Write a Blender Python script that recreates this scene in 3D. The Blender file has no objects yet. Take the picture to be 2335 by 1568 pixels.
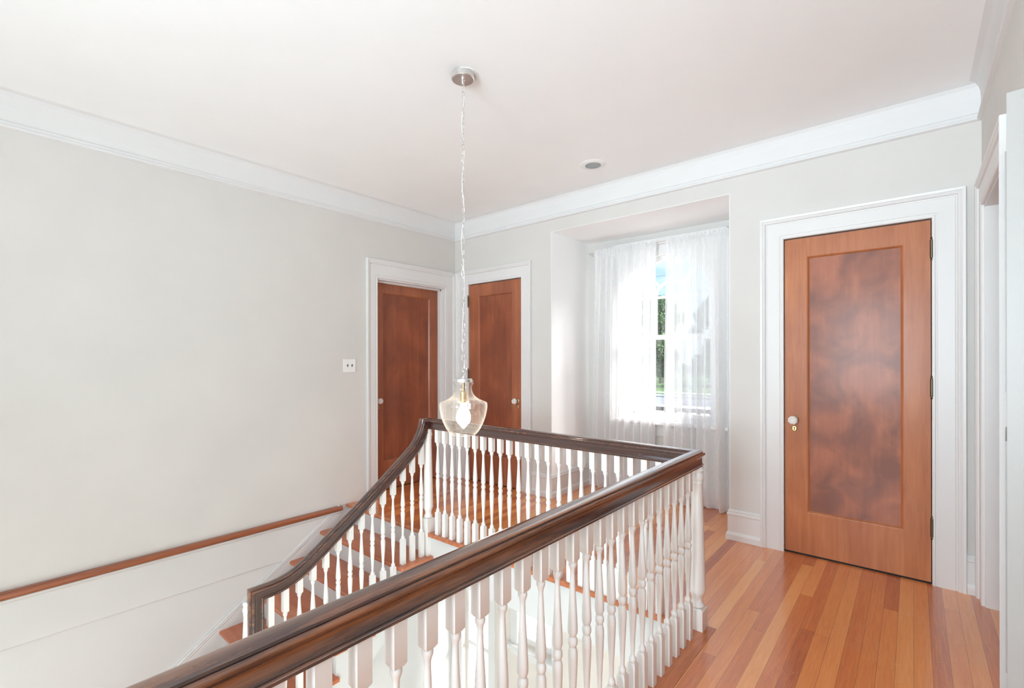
import bpy, bmesh, math, random
from mathutils import Vector, Matrix
PI = math.pi
S = bpy.context.scene
C = S.collection
random.seed(7)

# ------------------------------------------------------------------ frame (metres; floor z=0, window wall y=YB, stair wall x=XA)
H, YB, XA, XC = 1.2582, 3.5271, -3.7767, 0.278
YF = -2.6                      # front wall, behind the camera
ZC = 2.72                      # ceiling
ZM = 2.523                     # underside of the picture moulding
ZL = -2.85                     # lower storey floor
ZS = -0.297                    # lower storey ceiling
RX, RY = -0.775, 2.262         # landing rail centre lines
SX = -2.719                    # stair rail centre line
RT = 0.830                     # rail top

# ------------------------------------------------------------------ node helpers
def mat(name):
    m = bpy.data.materials.new(name); m.use_nodes = True
    nt = m.node_tree; nt.nodes.clear()
    out = nt.nodes.new('ShaderNodeOutputMaterial')
    return m, nt, out

class G:
    """small wrapper that wires shader nodes"""
    def __init__(s, nt): s.nt = nt
    def n(s, t, **k):
        nd = s.nt.nodes.new(t)
        for a, b in k.items(): setattr(nd, a, b)
        return nd
    def put(s, sock, v):
        if isinstance(v, bpy.types.NodeSocket): s.nt.links.new(v, sock)
        elif isinstance(v, (tuple, list)) and len(v) == 3 and sock.type == 'RGBA': sock.default_value = (*v, 1)
        else: sock.default_value = v
    def math(s, op, a, b=0.0, c=None):
        nd = s.n('ShaderNodeMath', operation=op)
        s.put(nd.inputs[0], a); s.put(nd.inputs[1], b)
        if c is not None: s.put(nd.inputs[2], c)
        return nd.outputs[0]
    def obj(s): return s.n('ShaderNodeTexCoord').outputs['Object']
    def scale(s, vec, sc, loc=(0, 0, 0)):
        nd = s.n('ShaderNodeMapping'); s.put(nd.inputs['Vector'], vec)
        nd.inputs['Scale'].default_value = sc; nd.inputs['Location'].default_value = loc
        return nd.outputs[0]
    def noise(s, vec, sc=5, det=4, rough=.55, dist=0):
        nd = s.n('ShaderNodeTexNoise'); s.put(nd.inputs['Vector'], vec)
        nd.inputs['Scale'].default_value = sc; nd.inputs['Detail'].default_value = det
        nd.inputs['Roughness'].default_value = rough; nd.inputs['Distortion'].default_value = dist
        return nd.outputs[0]
    def ramp(s, f, stops):
        nd = s.n('ShaderNodeValToRGB'); s.put(nd.inputs[0], f)
        cr = nd.color_ramp
        while len(cr.elements) < len(stops): cr.elements.new(.5)
        for e, (p, c) in zip(cr.elements, stops):
            e.position = p; e.color = (*c, 1)
        return nd.outputs[0]
    def mix(s, f, a, b, mode='MIX'):
        nd = s.n('ShaderNodeMix', data_type='RGBA', blend_type=mode)
        s.put(nd.inputs[0], f); s.put(nd.inputs[6], a); s.put(nd.inputs[7], b)
        return nd.outputs[2]
    def bsdf(s, out, **k):
        nd = s.n('ShaderNodeBsdfPrincipled')
        for a, b in k.items(): s.put(nd.inputs[a.replace('_', ' ')], b)
        s.nt.links.new(nd.outputs[0], out.inputs[0])
        return nd
    def bump(s, nd, hgt, strength=.2, dist=.002):
        b = s.n('ShaderNodeBump'); s.put(b.inputs['Height'], hgt)
        b.inputs['Strength'].default_value = strength; b.inputs['Distance'].default_value = dist
        s.nt.links.new(b.outputs[0], nd.inputs['Normal'])

def paint(name, col, rough=.6, spec=.3, mottle=.02):
    m, nt, out = mat(name); g = G(nt); o = g.obj()
    f = g.noise(o, 3.0, 3)
    c = g.ramp(f, [(.3, tuple(x*(1-mottle) for x in col)), (.7, tuple(min(1, x*(1+mottle)) for x in col))])
    nd = g.bsdf(out, Base_Color=c, Roughness=rough, Specular_IOR_Level=spec)
    g.bump(nd, g.noise(o, 220, 2), .05, .001)
    return m

def wood(name, dark, mid, light, axis='z', gsc=22, rough=.4, coat=.3, blotch=None, wear=0):
    """streaky grain along one axis with broad blotches"""
    m, nt, out = mat(name); g = G(nt); o = g.obj()
    st = {'x': (.07, 1, 1), 'y': (1, .07, 1), 'z': (1, 1, .07)}[axis]
    v = g.scale(o, st)
    a = g.noise(v, gsc, 5, .6, .4)
    b = g.noise(v, gsc*5, 3, .6)
    f = g.math('ADD', g.math('MULTIPLY', a, .7), g.math('MULTIPLY', b, .3))
    c = g.ramp(f, [(.32, dark), (.5, mid), (.68, light)])
    if blotch:
        sc, col, amt = blotch
        bl = g.noise(g.scale(o, (1, 1, .75)), sc, 3, .5, .6)
        k = g.math('MULTIPLY', g.ramp(bl, [(.36, (0, 0, 0)), (.62, (1, 1, 1))]), amt)
        c = g.mix(k, c, col)
    if wear:
        pt = g.n('ShaderNodeNewGeometry').outputs['Pointiness']
        k1 = g.ramp(pt, [(.50, (0, 0, 0)), (.62, (1, 1, 1))])
        k2 = g.ramp(g.noise(v, 30, 4, .7), [(.40, (0, 0, 0)), (.62, (1, 1, 1))])
        c = g.mix(g.math('MULTIPLY', g.math('MULTIPLY', k1, k2), wear), c, (.40, .15, .06))
    nd = g.bsdf(out, Base_Color=c, Roughness=rough, Specular_IOR_Level=.3, Coat_Weight=coat, Coat_Roughness=.12 if wear else .18, Coat_IOR=1.75 if wear else 1.5)
    g.bump(nd, b, .06, .001)
    return m

def plank_floor(name):
    m, nt, out = mat(name); g = G(nt); o = g.obj()
    sp = g.n('ShaderNodeSeparateXYZ'); g.put(sp.inputs[0], o)
    x, y = sp.outputs[0], sp.outputs[1]
    w = .058
    xs = g.math('DIVIDE', x, w)
    pid = g.math('FLOOR', xs)
    fr = g.math('SUBTRACT', xs, pid)
    wn = g.n('ShaderNodeTexWhiteNoise', noise_dimensions='1D'); g.put(wn.inputs['W'], pid)
    ys = g.math('ADD', g.math('DIVIDE', y, 2.1), g.math('MULTIPLY', wn.outputs[0], 7.3))
    sid = g.math('FLOOR', ys)
    sfr = g.math('SUBTRACT', ys, sid)
    cv = g.n('ShaderNodeCombineXYZ'); g.put(cv.inputs[0], pid); g.put(cv.inputs[1], sid)
    wn2 = g.n('ShaderNodeTexWhiteNoise', noise_dimensions='3D'); g.put(wn2.inputs['Vector'], cv.outputs[0])
    rnd = wn2.outputs[0]
    off = g.n('ShaderNodeVectorMath', operation='MULTIPLY_ADD')
    g.put(off.inputs[0], wn2.outputs[1]); off.inputs[1].default_value = (9, 9, 9); g.put(off.inputs[2], g.scale(o, (1, .05, 1)))
    gr = g.noise(off.outputs[0], 130, 5, .7, .4)
    big = g.noise(off.outputs[0], 16, 3, .5, .8)
    f = g.math('ADD', g.math('ADD', g.math('SUBTRACT', g.math('MULTIPLY', rnd, .48), .04), g.math('MULTIPLY', gr, .46)), g.math('MULTIPLY', big, .2))
    c = g.ramp(f, [(.20, (.36, .07, .018)), (.42, (.62, .172, .042)), (.62, (.77, .27, .072)), (.86, (.86, .39, .13))])
    # seams between boards and at board ends
    e = g.math('MINIMUM', fr, g.math('SUBTRACT', 1.0, fr))
    seam = g.math('LESS_THAN', e, .014)
    e2 = g.math('LESS_THAN', sfr, .0009)
    sm = g.math('MULTIPLY', g.math('MAXIMUM', seam, e2), .6)
    c = g.mix(sm, c, (.07, .02, .01))
    # pale scuffs and scratches worn into the finish
    sc = g.noise(g.scale(o, (1, 1, 1)), 2.6, 5, .7)
    sr = g.n('ShaderNodeTexVoronoi', feature='DISTANCE_TO_EDGE'); g.put(sr.inputs['Vector'], g.scale(o, (9, 3, 1))); sr.inputs['Scale'].default_value = 3
    ss = g.math('MULTIPLY', g.math('LESS_THAN', sr.outputs[0], .012), g.math('GREATER_THAN', sc, .56))
    c = g.mix(g.math('MULTIPLY', ss, .22), c, (.75, .5, .32))
    rg = g.math('ADD', .13, g.math('MULTIPLY', g.noise(o, 14, 4, .7), .12))
    nd = g.bsdf(out, Base_Color=c, Roughness=.38, Coat_Weight=1.0, Coat_IOR=1.65, Coat_Roughness=rg)
    h = g.math('SUBTRACT', g.math('MULTIPLY', rnd, .3), sm)
    g.bump(nd, h, .12, .001)
    return m

def metal(name, col, rough=.3, aniso=0):
    m, nt, out = mat(name); g = G(nt); o = g.obj()
    c = g.ramp(g.noise(o, 40, 3), [(.3, tuple(x*.9 for x in col)), (.7, col)])
    g.bsdf(out, Base_Color=c, Metallic=1.0, Roughness=rough, Anisotropic=aniso)
    return m

def clear(name, haze=0.0, tint=(1, 1, 1), seeds=False, milk=.5):
    """thin clear glass: see-through with grazing reflections"""
    m, nt, out = mat(name); g = G(nt)
    tr = g.n('ShaderNodeBsdfTransparent'); g.put(tr.inputs[0], tint)
    gl = g.n('ShaderNodeBsdfGlossy'); gl.inputs['Roughness'].default_value = .02
    fl = g.n('ShaderNodeLayerWeight'); fl.inputs[0].default_value = .5
    a = g.n('ShaderNodeMixShader'); g.put(a.inputs[0], g.math('ADD', .04, g.math('MULTIPLY', g.math('POWER', fl.outputs[1], 5.0), .9)))
    nt.links.new(tr.outputs[0], a.inputs[1]); nt.links.new(gl.outputs[0], a.inputs[2])
    last = a
    if haze:
        tl = g.n('ShaderNodeBsdfTranslucent'); g.put(tl.inputs[0], (.95, .93, .9))
        df = g.n('ShaderNodeBsdfDiffuse'); g.put(df.inputs[0], (.95, .94, .92))
        ad = g.n('ShaderNodeMixShader'); ad.inputs[0].default_value = milk
        nt.links.new(tl.outputs[0], ad.inputs[1]); nt.links.new(df.outputs[0], ad.inputs[2])
        lw = g.n('ShaderNodeLayerWeight'); lw.inputs[0].default_value = .3
        k = g.math('ADD', haze, g.math('MULTIPLY', g.math('POWER', lw.outputs[1], 3.5), .42))
        if seeds:
            vo = g.n('ShaderNodeTexVoronoi'); g.put(vo.inputs['Vector'], g.obj()); vo.inputs['Scale'].default_value = 210
            k = g.math('ADD', k, g.math('MULTIPLY', g.math('LESS_THAN', vo.outputs[0], .19), .3))
        b = g.n('ShaderNodeMixShader'); g.put(b.inputs[0], g.math('MINIMUM', k, .95))
        nt.links.new(a.outputs[0], b.inputs[1]); nt.links.new(ad.outputs[0], b.inputs[2]); last = b
    nt.links.new(last.outputs[0], out.inputs[0])
    return m

def sheer(name):
    m, nt, out = mat(name); g = G(nt); o = g.obj()
    tr = g.n('ShaderNodeBsdfTransparent')
    df = g.n('ShaderNodeBsdfDiffuse'); g.put(df.inputs[0], (.93, .93, .93))
    tl = g.n('ShaderNodeBsdfTranslucent'); g.put(tl.inputs[0], (.93, .935, .94))
    a = g.n('ShaderNodeMixShader'); a.inputs[0].default_value = .17
    nt.links.new(df.outputs[0], a.inputs[1]); nt.links.new(tl.outputs[0], a.inputs[2])
    wv = g.noise(g.scale(o, (1, 1, .12)), 160, 3, .7)
    wh = g.noise(g.scale(o, (.12, 1, 1)), 160, 3, .7)
    k = g.math('ADD', .50, g.math('MULTIPLY', g.math('ADD', wv, wh), .13))
    lw = g.n('ShaderNodeLayerWeight'); lw.inputs[0].default_value = .5
    k = g.math('MINIMUM', g.math('ADD', k, g.math('MULTIPLY', g.math('POWER', lw.outputs[1], 1.6), .85)), .97)
    b = g.n('ShaderNodeMixShader'); g.put(b.inputs[0], k)
    nt.links.new(tr.outputs[0], b.inputs[1]); nt.links.new(a.outputs[0], b.inputs[2])
    nt.links.new(b.outputs[0], out.inputs[0])
    return m

def glow(name, col, strength):
    m, nt, out = mat(name); g = G(nt)
    e = g.n('ShaderNodeEmission'); g.put(e.inputs[0], col); e.inputs[1].default_value = strength
    nt.links.new(e.outputs[0], out.inputs[0]); return m

def leafy(name, a, b):
    m, nt, out = mat(name); g = G(nt); o = g.obj()
    c = g.ramp(g.noise(o, 1.3, 4, .7), [(.3, a), (.7, b)])
    g.bsdf(out, Base_Color=c, Roughness=.6, Specular_IOR_Level=.3)
    return m

M = dict(
    wall=paint('wall paint greige', (.665, .645, .615)),
    wall2=paint('wall paint lower storey', (.75, .69, .63)),
    white=paint('trim paint white', (.75, .74, .728), .35, .45, .01),
    frieze=paint('frieze paint white', (.745, .74, .735), .7, .2, .01),
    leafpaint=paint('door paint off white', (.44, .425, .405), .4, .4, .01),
    lowpaint=paint('stairwell paint white', (.67, .665, .655), .45, .4, .01),
    ceil=paint('ceiling paint white', (.93, .93, .93), .7, .2, .01),
    rail_paint=paint('baluster paint white', (.82, .805, .785), .35, .45, .015),
    floor=plank_floor('heart pine planks'),
    rail_y=wood('handrail mahogany y', (.026, .009, .008), (.045, .014, .011), (.085, .026, .016), 'y', 26, .22, 1.0, None, .75),
    rail_x=wood('handrail mahogany x', (.026, .009, .008), (.045, .014, .011), (.085, .026, .016), 'x', 26, .22, 1.0, None, .75),
    tread=wood('stair tread pine', (.36, .095, .042), (.48, .145, .064), (.57, .20, .09), 'x', 14, .33, .5),
    nosing=wood('floor nosing pine', (.36, .10, .04), (.50, .16, .066), (.62, .24, .10), 'y', 26, .33, .6),
    cap=wood('wall cap stained wood', (.22, .058, .022), (.30, .088, .034), (.37, .118, .048), 'y', 18, .35, .5),
    stile=wood('door stile wood', (.38, .125, .048), (.49, .175, .07), (.60, .235, .10), 'z', 16, .42, .12, (2.2, (.34, .105, .045), .5)),
    panel=wood('door panel veneer', (.33, .115, .065), (.40, .14, .078), (.46, .17, .092), 'z', 10, .46, .12, (6.0, (.19, .078, .058), .8)),
    rdoor=wood('door wood red brown', (.31, .10, .047), (.41, .14, .068), (.5, .18, .09), 'z', 12, .42, .2, (2.6, (.24, .075, .042), .5)),
    rpanel=wood('door panel red brown', (.25, .072, .038), (.33, .10, .05), (.41, .135, .068), 'z', 10, .42, .2, (3.4, (.17, .055, .036), .6)),
    nickel=metal('brushed nickel', (.82, .81, .79), .34, .3),
    chain=metal('polished nickel', (.86, .85, .83), .14),
    brass=metal('aged brass', (.55, .40, .20), .35),
    bronze=metal('dark bronze', (.16, .12, .085), .4),
    black=paint('black iron paint', (.012, .012, .013), .4, .5),
    crystal=clear('crystal knob glass', .72, milk=.92),
    pane=clear('window glass'),
    shade=clear('seeded glass', .012, (1, .995, .985), True),
    cord=paint('clear white cord', (.83, .82, .80), .3, .5),
    plastic=paint('white plastic', (.85, .845, .83), .3, .5),
    sheer=sheer('white sheer voile'),
    bulb=glow('lit bulb', (1, .88, .70), 24),
    hole=paint('dark void', (.01, .01, .01)),
    vent=paint('vent shadow grey', (.38, .38, .38)),
    leaf_a=leafy('leaves deep green', (.025, .075, .015), (.11, .24, .045)),
    leaf_b=leafy('leaves fresh green', (.05, .13, .025), (.18, .32, .07)),
    bark=leafy('bark', (.03, .022, .016), (.07, .055, .04)),
    grass=leafy('lawn', (.045, .10, .022), (.085, .16, .035)),
    road=paint('asphalt', (.17, .18, .2), .9, .2, .1),
    bounce_tile=paint('pale stone tile', (.70, .68, .65), .5, .4, .05),
    cable=paint('cable grey', (.12, .12, .13)),
    terrace=paint('pale concrete', (.72, .71, .69), .9, .2, .03),
    kerb=paint('concrete', (.42, .41, .39), .9, .2, .05),
)

# ------------------------------------------------------------------ mesh helpers
class MB:
    """collects shapes for ONE mesh object"""
    def __init__(s): s.v = []; s.f = []; s.sm = []
    def add(s, vs, fs, smooth=False):
        o = len(s.v); s.v += [Vector(v) for v in vs]
        s.f += [tuple(i+o for i in f) for f in fs]; s.sm += [smooth]*len(fs)
        return s
    def box(s, x0, x1, y0, y1, z0, z1):
        vs = [(x, y, z) for x in (x0, x1) for y in (y0, y1) for z in (z0, z1)]
        return s.add(vs, [(0, 1, 3, 2), (4, 6, 7, 5), (0, 4, 5, 1), (2, 3, 7, 6), (0, 2, 6, 4), (1, 5, 7, 3)])
    def bbox(s, x0, x1, y0, y1, z0, z1, b=.004):
        """box with chamfered edges"""
        bm = bmesh.new(); bmesh.ops.create_cube(bm, size=1)
        for v in bm.verts:
            v.co = Vector(((x0+x1)/2+v.co.x*(x1-x0), (y0+y1)/2+v.co.y*(y1-y0), (z0+z1)/2+v.co.z*(z1-z0)))
        bmesh.ops.bevel(bm, geom=bm.edges[:], offset=b, segments=2, affect='EDGES', profile=.5)
        s.bm(bm); bm.free(); return s
    def bm(s, bm, smooth=False):
        bm.verts.index_update()
        return s.add([v.co.copy() for v in bm.verts], [[v.index for v in f.verts] for f in bm.faces], smooth)
    def lathe(s, prof, c=(0, 0, 0), n=20, axis='z', close=False, smooth=True):
        """prof: list of (radius, height)"""
        cx, cy, cz = c; vs = []; fs = []
        for r, h in prof:
            for k in range(n):
                a = 2*PI*k/n; p, q = r*math.cos(a), r*math.sin(a)
                vs.append({'z': (cx+p, cy+q, cz+h), 'y': (cx+p, cy+h, cz+q), 'x': (cx+h, cy+p, cz+q)}[axis])
        for i in range(len(prof)-1):
            for k in range(n):
                a, b = i*n+k, i*n+(k+1) % n
                fs.append((a, b, b+n, a+n))
        s.add(vs, fs, smooth)
        caps = []
        if prof[0][0] > 1e-5: caps.append(tuple(range(n-1, -1, -1)))
        if prof[-1][0] > 1e-5: caps.append(tuple(range((len(prof)-1)*n, len(prof)*n)))
        if caps and not close:
            o = len(s.v)-len(vs)
            s.f += [tuple(i+o for i in c_) for c_ in caps]; s.sm += [False]*len(caps)
        return s
    def tube(s, pts, r, n=8, closed=False, smooth=True):
        pts = [Vector(p) for p in pts]; N = len(pts); vs = []; fs = []
        prev = None
        for i, p in enumerate(pts):
            t = (pts[(i+1) % N]-pts[i-1]) if closed else (pts[min(i+1, N-1)]-pts[max(i-1, 0)])
            t.normalize()
            if prev is None:
                a = t.orthogonal().normalized()
            else:
                a = prev-t*prev.dot(t); a.normalize()
            prev = a; b = t.cross(a)
            for k in range(n):
                w = 2*PI*k/n; vs.append(p+(a*math.cos(w)+b*math.sin(w))*r)
        for i in range(N if closed else N-1):
            for k in range(n):
                fs.append((i*n+k, i*n+(k+1) % n, ((i+1) % N)*n+(k+1) % n, ((i+1) % N)*n+k))
        s.add(vs, fs, smooth)
        if not closed:
            o = len(s.v)-len(vs)
            s.f += [tuple(o+k for k in range(n-1, -1, -1)), tuple(o+(N-1)*n+k for k in range(n))]; s.sm += [False, False]
        return s
    def sweep(s, prof, path, up, t_before=None, t_after=None, smooth=True, cap=True):
        """prof: closed list of (side, up) swept along path with mitred joints; up: function tangent -> up vector"""
        path = [Vector(p) for p in path]; N = len(path); n = len(prof)
        T = [(path[i+1]-path[i]).normalized() for i in range(N-1)]
        vs = []; fs = []
        for i, p in enumerate(path):
            t1 = T[i-1] if i > 0 else (Vector(t_before) if t_before else T[0])
            t2 = T[i] if i < N-1 else (Vector(t_after) if t_after else T[-1])
            base = T[i-1] if i > 0 else T[0]
            u = Vector(up(base)); l = base.cross(u)
            nn = (t1+t2).normalized()
            for a, b in prof:
                q = l*a+u*b
                q = q-base*(q.dot(nn)/base.dot(nn))
                vs.append(p+q)
        for i in range(N-1):
            for k in range(n):
                fs.append((i*n+k, i*n+(k+1) % n, (i+1)*n+(k+1) % n, (i+1)*n+k))
        s.add(vs, fs, smooth)
        if cap:
            o = len(s.v)-len(vs)
            s.f += [tuple(o+k for k in range(n-1, -1, -1)), tuple(o+(N-1)*n+k for k in range(n))]; s.sm += [False, False]
        return s

def wpos(o):
    v = Vector((0, 0, 0))
    while o is not None: v += o.location; o = o.parent
    return v

def obj(name, mb, m, parent=None, local=False, angle=35):
    """link MB as one mesh object; verts are given in world space unless local"""
    me = bpy.data.meshes.new(name)
    off = Vector((0, 0, 0)) if (parent is None or local) else wpos(parent)
    me.from_pydata([tuple(v-off) for v in mb.v], [], mb.f)
    bm = bmesh.new(); bm.from_mesh(me); bmesh.ops.recalc_face_normals(bm, faces=bm.faces); bm.to_mesh(me); bm.free()
    me.polygons.foreach_set('use_smooth', mb.sm)
    me.update()
    if any(mb.sm):
        try: me.set_sharp_from_angle(angle=math.radians(angle))
        except Exception: pass
    me.materials.append(M[m] if isinstance(m, str) else m)
    o = bpy.data.objects.new(name, me); C.objects.link(o)
    if parent is not None: o.parent = parent
    return o

def thing(name, label, cat, loc=(0, 0, 0), group=None, kind=None):
    o = bpy.data.objects.new(name, None); C.objects.link(o); o.location = loc
    o.empty_display_size = .1
    o['label'] = label; o['category'] = cat
    if group: o['group'] = group
    if kind: o['kind'] = kind
    return o

def tag(o, label, cat, group=None, kind=None):
    o['label'] = label; o['category'] = cat
    if group: o['group'] = group
    if kind: o['kind'] = kind
    return o

def struct(name, mb, m, label=None, cat=None, angle=35):
    o = obj(name, mb, m, angle=angle); o['kind'] = 'structure'
    if label: o['label'] = label
    if cat: o['category'] = cat
    return o

def sroot(name, label, cat, loc=(0, 0, 0)):
    return thing(name, label, cat, loc, kind='structure')

def copy_tree(o, parent=None):
    c = o.copy(); C.objects.link(c)
    if parent is not None: c.parent = parent
    for ch in list(o.children): copy_tree(ch, c)
    return c

# ------------------------------------------------------------------ room shell
T = .13
# stair wall (left): doorway y 2.546..3.40
b = MB()
b.box(XA-T, XA, YF-T, 2.546, 0, ZM+.02); b.box(XA-T, XA, 3.38, YB+T, 0, ZM+.02); b.box(XA-T, XA, 2.546, 3.38, 2.005, ZM+.02)
struct('wall_left', b, 'wall', 'greige painted stair wall on the left with a doorway at its far end', 'wall')
# window wall (back) : closet doorway, alcove opening, doorway
D1 = (-3.567, -2.852); AL = (-2.509, -.98); D2 = (-.646, .079)
b = MB(); y0, y1 = YB, YB+T; zt = ZM+.02
b.box(XA, D1[0], y0, y1, 0, zt); b.box(D1[0], D1[1], y0, y1, 2.035, zt); b.box(D1[1], AL[0], y0, y1, 0, zt)
b.box(AL[0], AL[1], y0, y1, 2.41, zt); b.box(AL[1], D2[0], y0, y1, 0, zt); b.box(D2[0], D2[1], y0, y1, 2.035, zt); b.box(D2[1], 1.7, y0, y1, 0, zt)
struct('wall_back', b, 'wall', 'greige back wall around the window alcove and two wooden doors', 'wall')
# right wall: doorway y 2.68..3.385
DC = (2.69, 3.385)
b = MB()
b.box(XC, XC+T, YF-T, DC[0], 0, zt); b.box(XC, XC+T, DC[1], YB, 0, zt); b.box(XC, XC+T, DC[0], DC[1], 2.035, zt)
struct('wall_right', b, 'wall', 'greige right wall with a white cased doorway near the corner', 'wall')
# front wall behind the viewer, with two openings added for fill light
FW = [(-3.2, -2.0), (-1.15, .05)]
b = MB(); xs = [XA-T]+[q for w in FW for q in w]+[XC+T]
for i in range(0, len(xs), 2): b.box(xs[i], xs[i+1], YF-T, YF, ZS, ZC)
for w in FW: b.box(w[0], w[1], YF-T, YF, ZS, .55); b.box(w[0], w[1], YF-T, YF, 2.35, ZC)
struct('wall_front', b, 'wall')
# frieze backing above the moulding
b = MB()
b.box(XA-T, XA, YF, YB+T, ZM+.02, ZC); b.box(XA, XC+T, YB, YB+T, ZM+.02, ZC); b.box(XC, XC+T, YF, YB, ZM+.02, ZC)
struct('trim_1', b, 'frieze', 'white frieze band between the picture moulding and the ceiling', 'trim')
# moulding and cove running round the room
pr = [(0, 2.515), (.006, 2.517), (.017, 2.522), (.019, 2.530), (.015, 2.537), (.010, 2.539), (.014, 2.546), (.013, 2.553), (.006, 2.558), (.003, 2.563),
      (.003, 2.640), (.006, 2.672), (.013, 2.695), (.026, 2.711), (.046, 2.7185), (.055, 2.722), (0, 2.722)]
pth = [(XA, YF, 0), (XA, YB, 0), (XC, YB, 0), (XC, YF, 0)]
b = MB().sweep([(a, z) for a, z in pr], pth, lambda t: (0, 0, 1), smooth=False)
struct('trim_2', b, 'frieze', 'white picture moulding and coved frieze round the top of the walls', 'trim')
b = MB().box(XA-T, 1.7, YF-T, YB+T, ZC, ZC+.2)
struct('ceiling', b, 'ceil', 'smooth white ceiling of the upper hall', 'ceiling')

# floor: back landing, right gallery, alcove, side room
b = MB()
b.box(XA, 1.7, 2.235, YB+T, -.025, 0)
b.box(AL[0], AL[1], YB+T, 4.32, -.025, 0)
b.box(-.80, 1.7, YF, 2.235, -.025, 0)
b.box(XA-1.3, XA, 2.40, YB+T, -.025, 0)
struct('floor', b, 'floor', 'glossy orange pine plank floor of the upper landing', 'floor')
# floor thickness: white fascia and lower ceiling
b = MB()
b.box(XA, 1.7, 2.262, YB+T, ZS, -.026)
struct('ceiling_lower', b, 'lowpaint', 'white fascia under the far edge of the landing floor', 'ceiling')
b = MB(); b.box(-.775, 1.7, YF, 2.262, ZS, -.026)
struct('ceiling_gallery', b, 'lowpaint', 'white fascia under the near gallery floor', 'ceiling')
b = MB(); nb = [(-.013, 0), (-.013, -.022)]
# rounded nosing boards along the stairwell edges
def nose(b, p0, p1, out, w=.07, t=.025):
    """board whose rounded edge looks along out"""
    p0, p1 = Vector(p0), Vector(p1); out = Vector(out)
    pr = [(-w, .003), (-.006, .003), (-.001, .001), (.002, -.005), (.003, -t/2), (.002, -t+.005), (-.002, -t), (-w, -t)]
    d = (p1-p0).normalized(); vs = []; n = len(pr)
    for p in (p0, p1):
        for a, z in pr: vs.append(p+out*a+Vector((0, 0, z)))
    fs = [(k, (k+1) % n, n+(k+1) % n, n+k) for k in range(n)]+[tuple(range(n)), tuple(range(2*n-1, n-1, -1))]
    b.add(vs, fs)
nose(b, (SX+.042, 2.232, 0), (-.802, 2.232, 0), (0, -1, 0))
nose(b, (-.802, YF, 0), (-.802, 2.30, 0), (-1, 0, 0), .10)
nose(b, (XA+.012, 2.232, 0), (SX-.04, 2.232, 0), (0, -1, 0))
struct('trim_3', b, 'nosing', 'orange pine nosing boards along the edge of the stairwell', 'trim')

# lower storey shell
b = MB().box(XA-T, 1.7, YF-T, YB+T, ZL-.1, ZL)
struct('floor_lower', b, 'bounce_tile')  # unseen floor, made pale to bounce neutral light up the stairwell
b = MB().box(XA-T, XA, YF-T, YB+T, ZL, -.002)
struct('wall_left_lower', b, 'lowpaint', 'white lower part of the stair wall under the wooden cap', 'wall')
LW = [(-3.66, -3.28, -2.75, -.75), (-2.90, -2.50, -1.47, -.62)]      # two lower windows x0,x1,z0,z1
b = MB(); b.box(XA-T, LW[0][0], YB, YB+T, ZL, -.027); b.box(LW[0][1], LW[1][0], YB, YB+T, ZL, -.027); b.box(LW[1][1], 1.7, YB, YB+T, ZL, -.027)
for w in LW: b.box(w[0], w[1], YB, YB+T, ZL, w[2]); b.box(w[0], w[1], YB, YB+T, w[3], -.027)
struct('wall_back_lower', b, 'wall2', 'warm white wall of the lower hall seen between the balusters', 'wall')
b = MB().box(1.6, 1.7, YF, YB, ZL, ZC); struct('wall_right_lower', b, 'wall2')
b = MB().box(XA-T, 1.7, YF-T, YF, ZL, ZS); struct('wall_front_lower', b, 'wall2')
# side room and closet beyond the left doorway
b = MB(); b.box(XC+T, 1.7, 2.2, 2.3, 0, ZC)
struct('wall_side_room', b, 'wall')
b = MB(); b.box(XA-1.4, XA-1.3, 2.3, YB+T, 0, ZC); b.box(XA-1.4, XA-T, 2.2, 2.3, 0, ZC); b.box(XA-1.4, XA-T, YB, YB+T, 0, ZC); b.box(XA-1.4, XA-T, 2.2, YB+T, ZC, ZC+.1)
struct('wall_left_room', b, 'wall')
b = MB(); b.box(D1[0]-.1, D1[1]+.1, YB+.75, YB+.85, 0, 2.5); b.box(D2[0]-.1, D2[1]+.1, YB+.75, YB+.85, 0, 2.5)
for d in (D1, D2): b.box(d[0]-.2, d[1]+.2, YB+T, YB+.85, -.1, -.001)
for d in (D1, D2):
    b.box(d[0]-.2, d[0]-.1, YB+T, YB+.85, 0, 2.5); b.box(d[1]+.1, d[1]+.2, YB+T, YB+.85, 0, 2.5); b.box(d[0]-.2, d[1]+.2, YB+T, YB+.85, 2.4, 2.5)
struct('wall_closets', b, 'wall')

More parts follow.
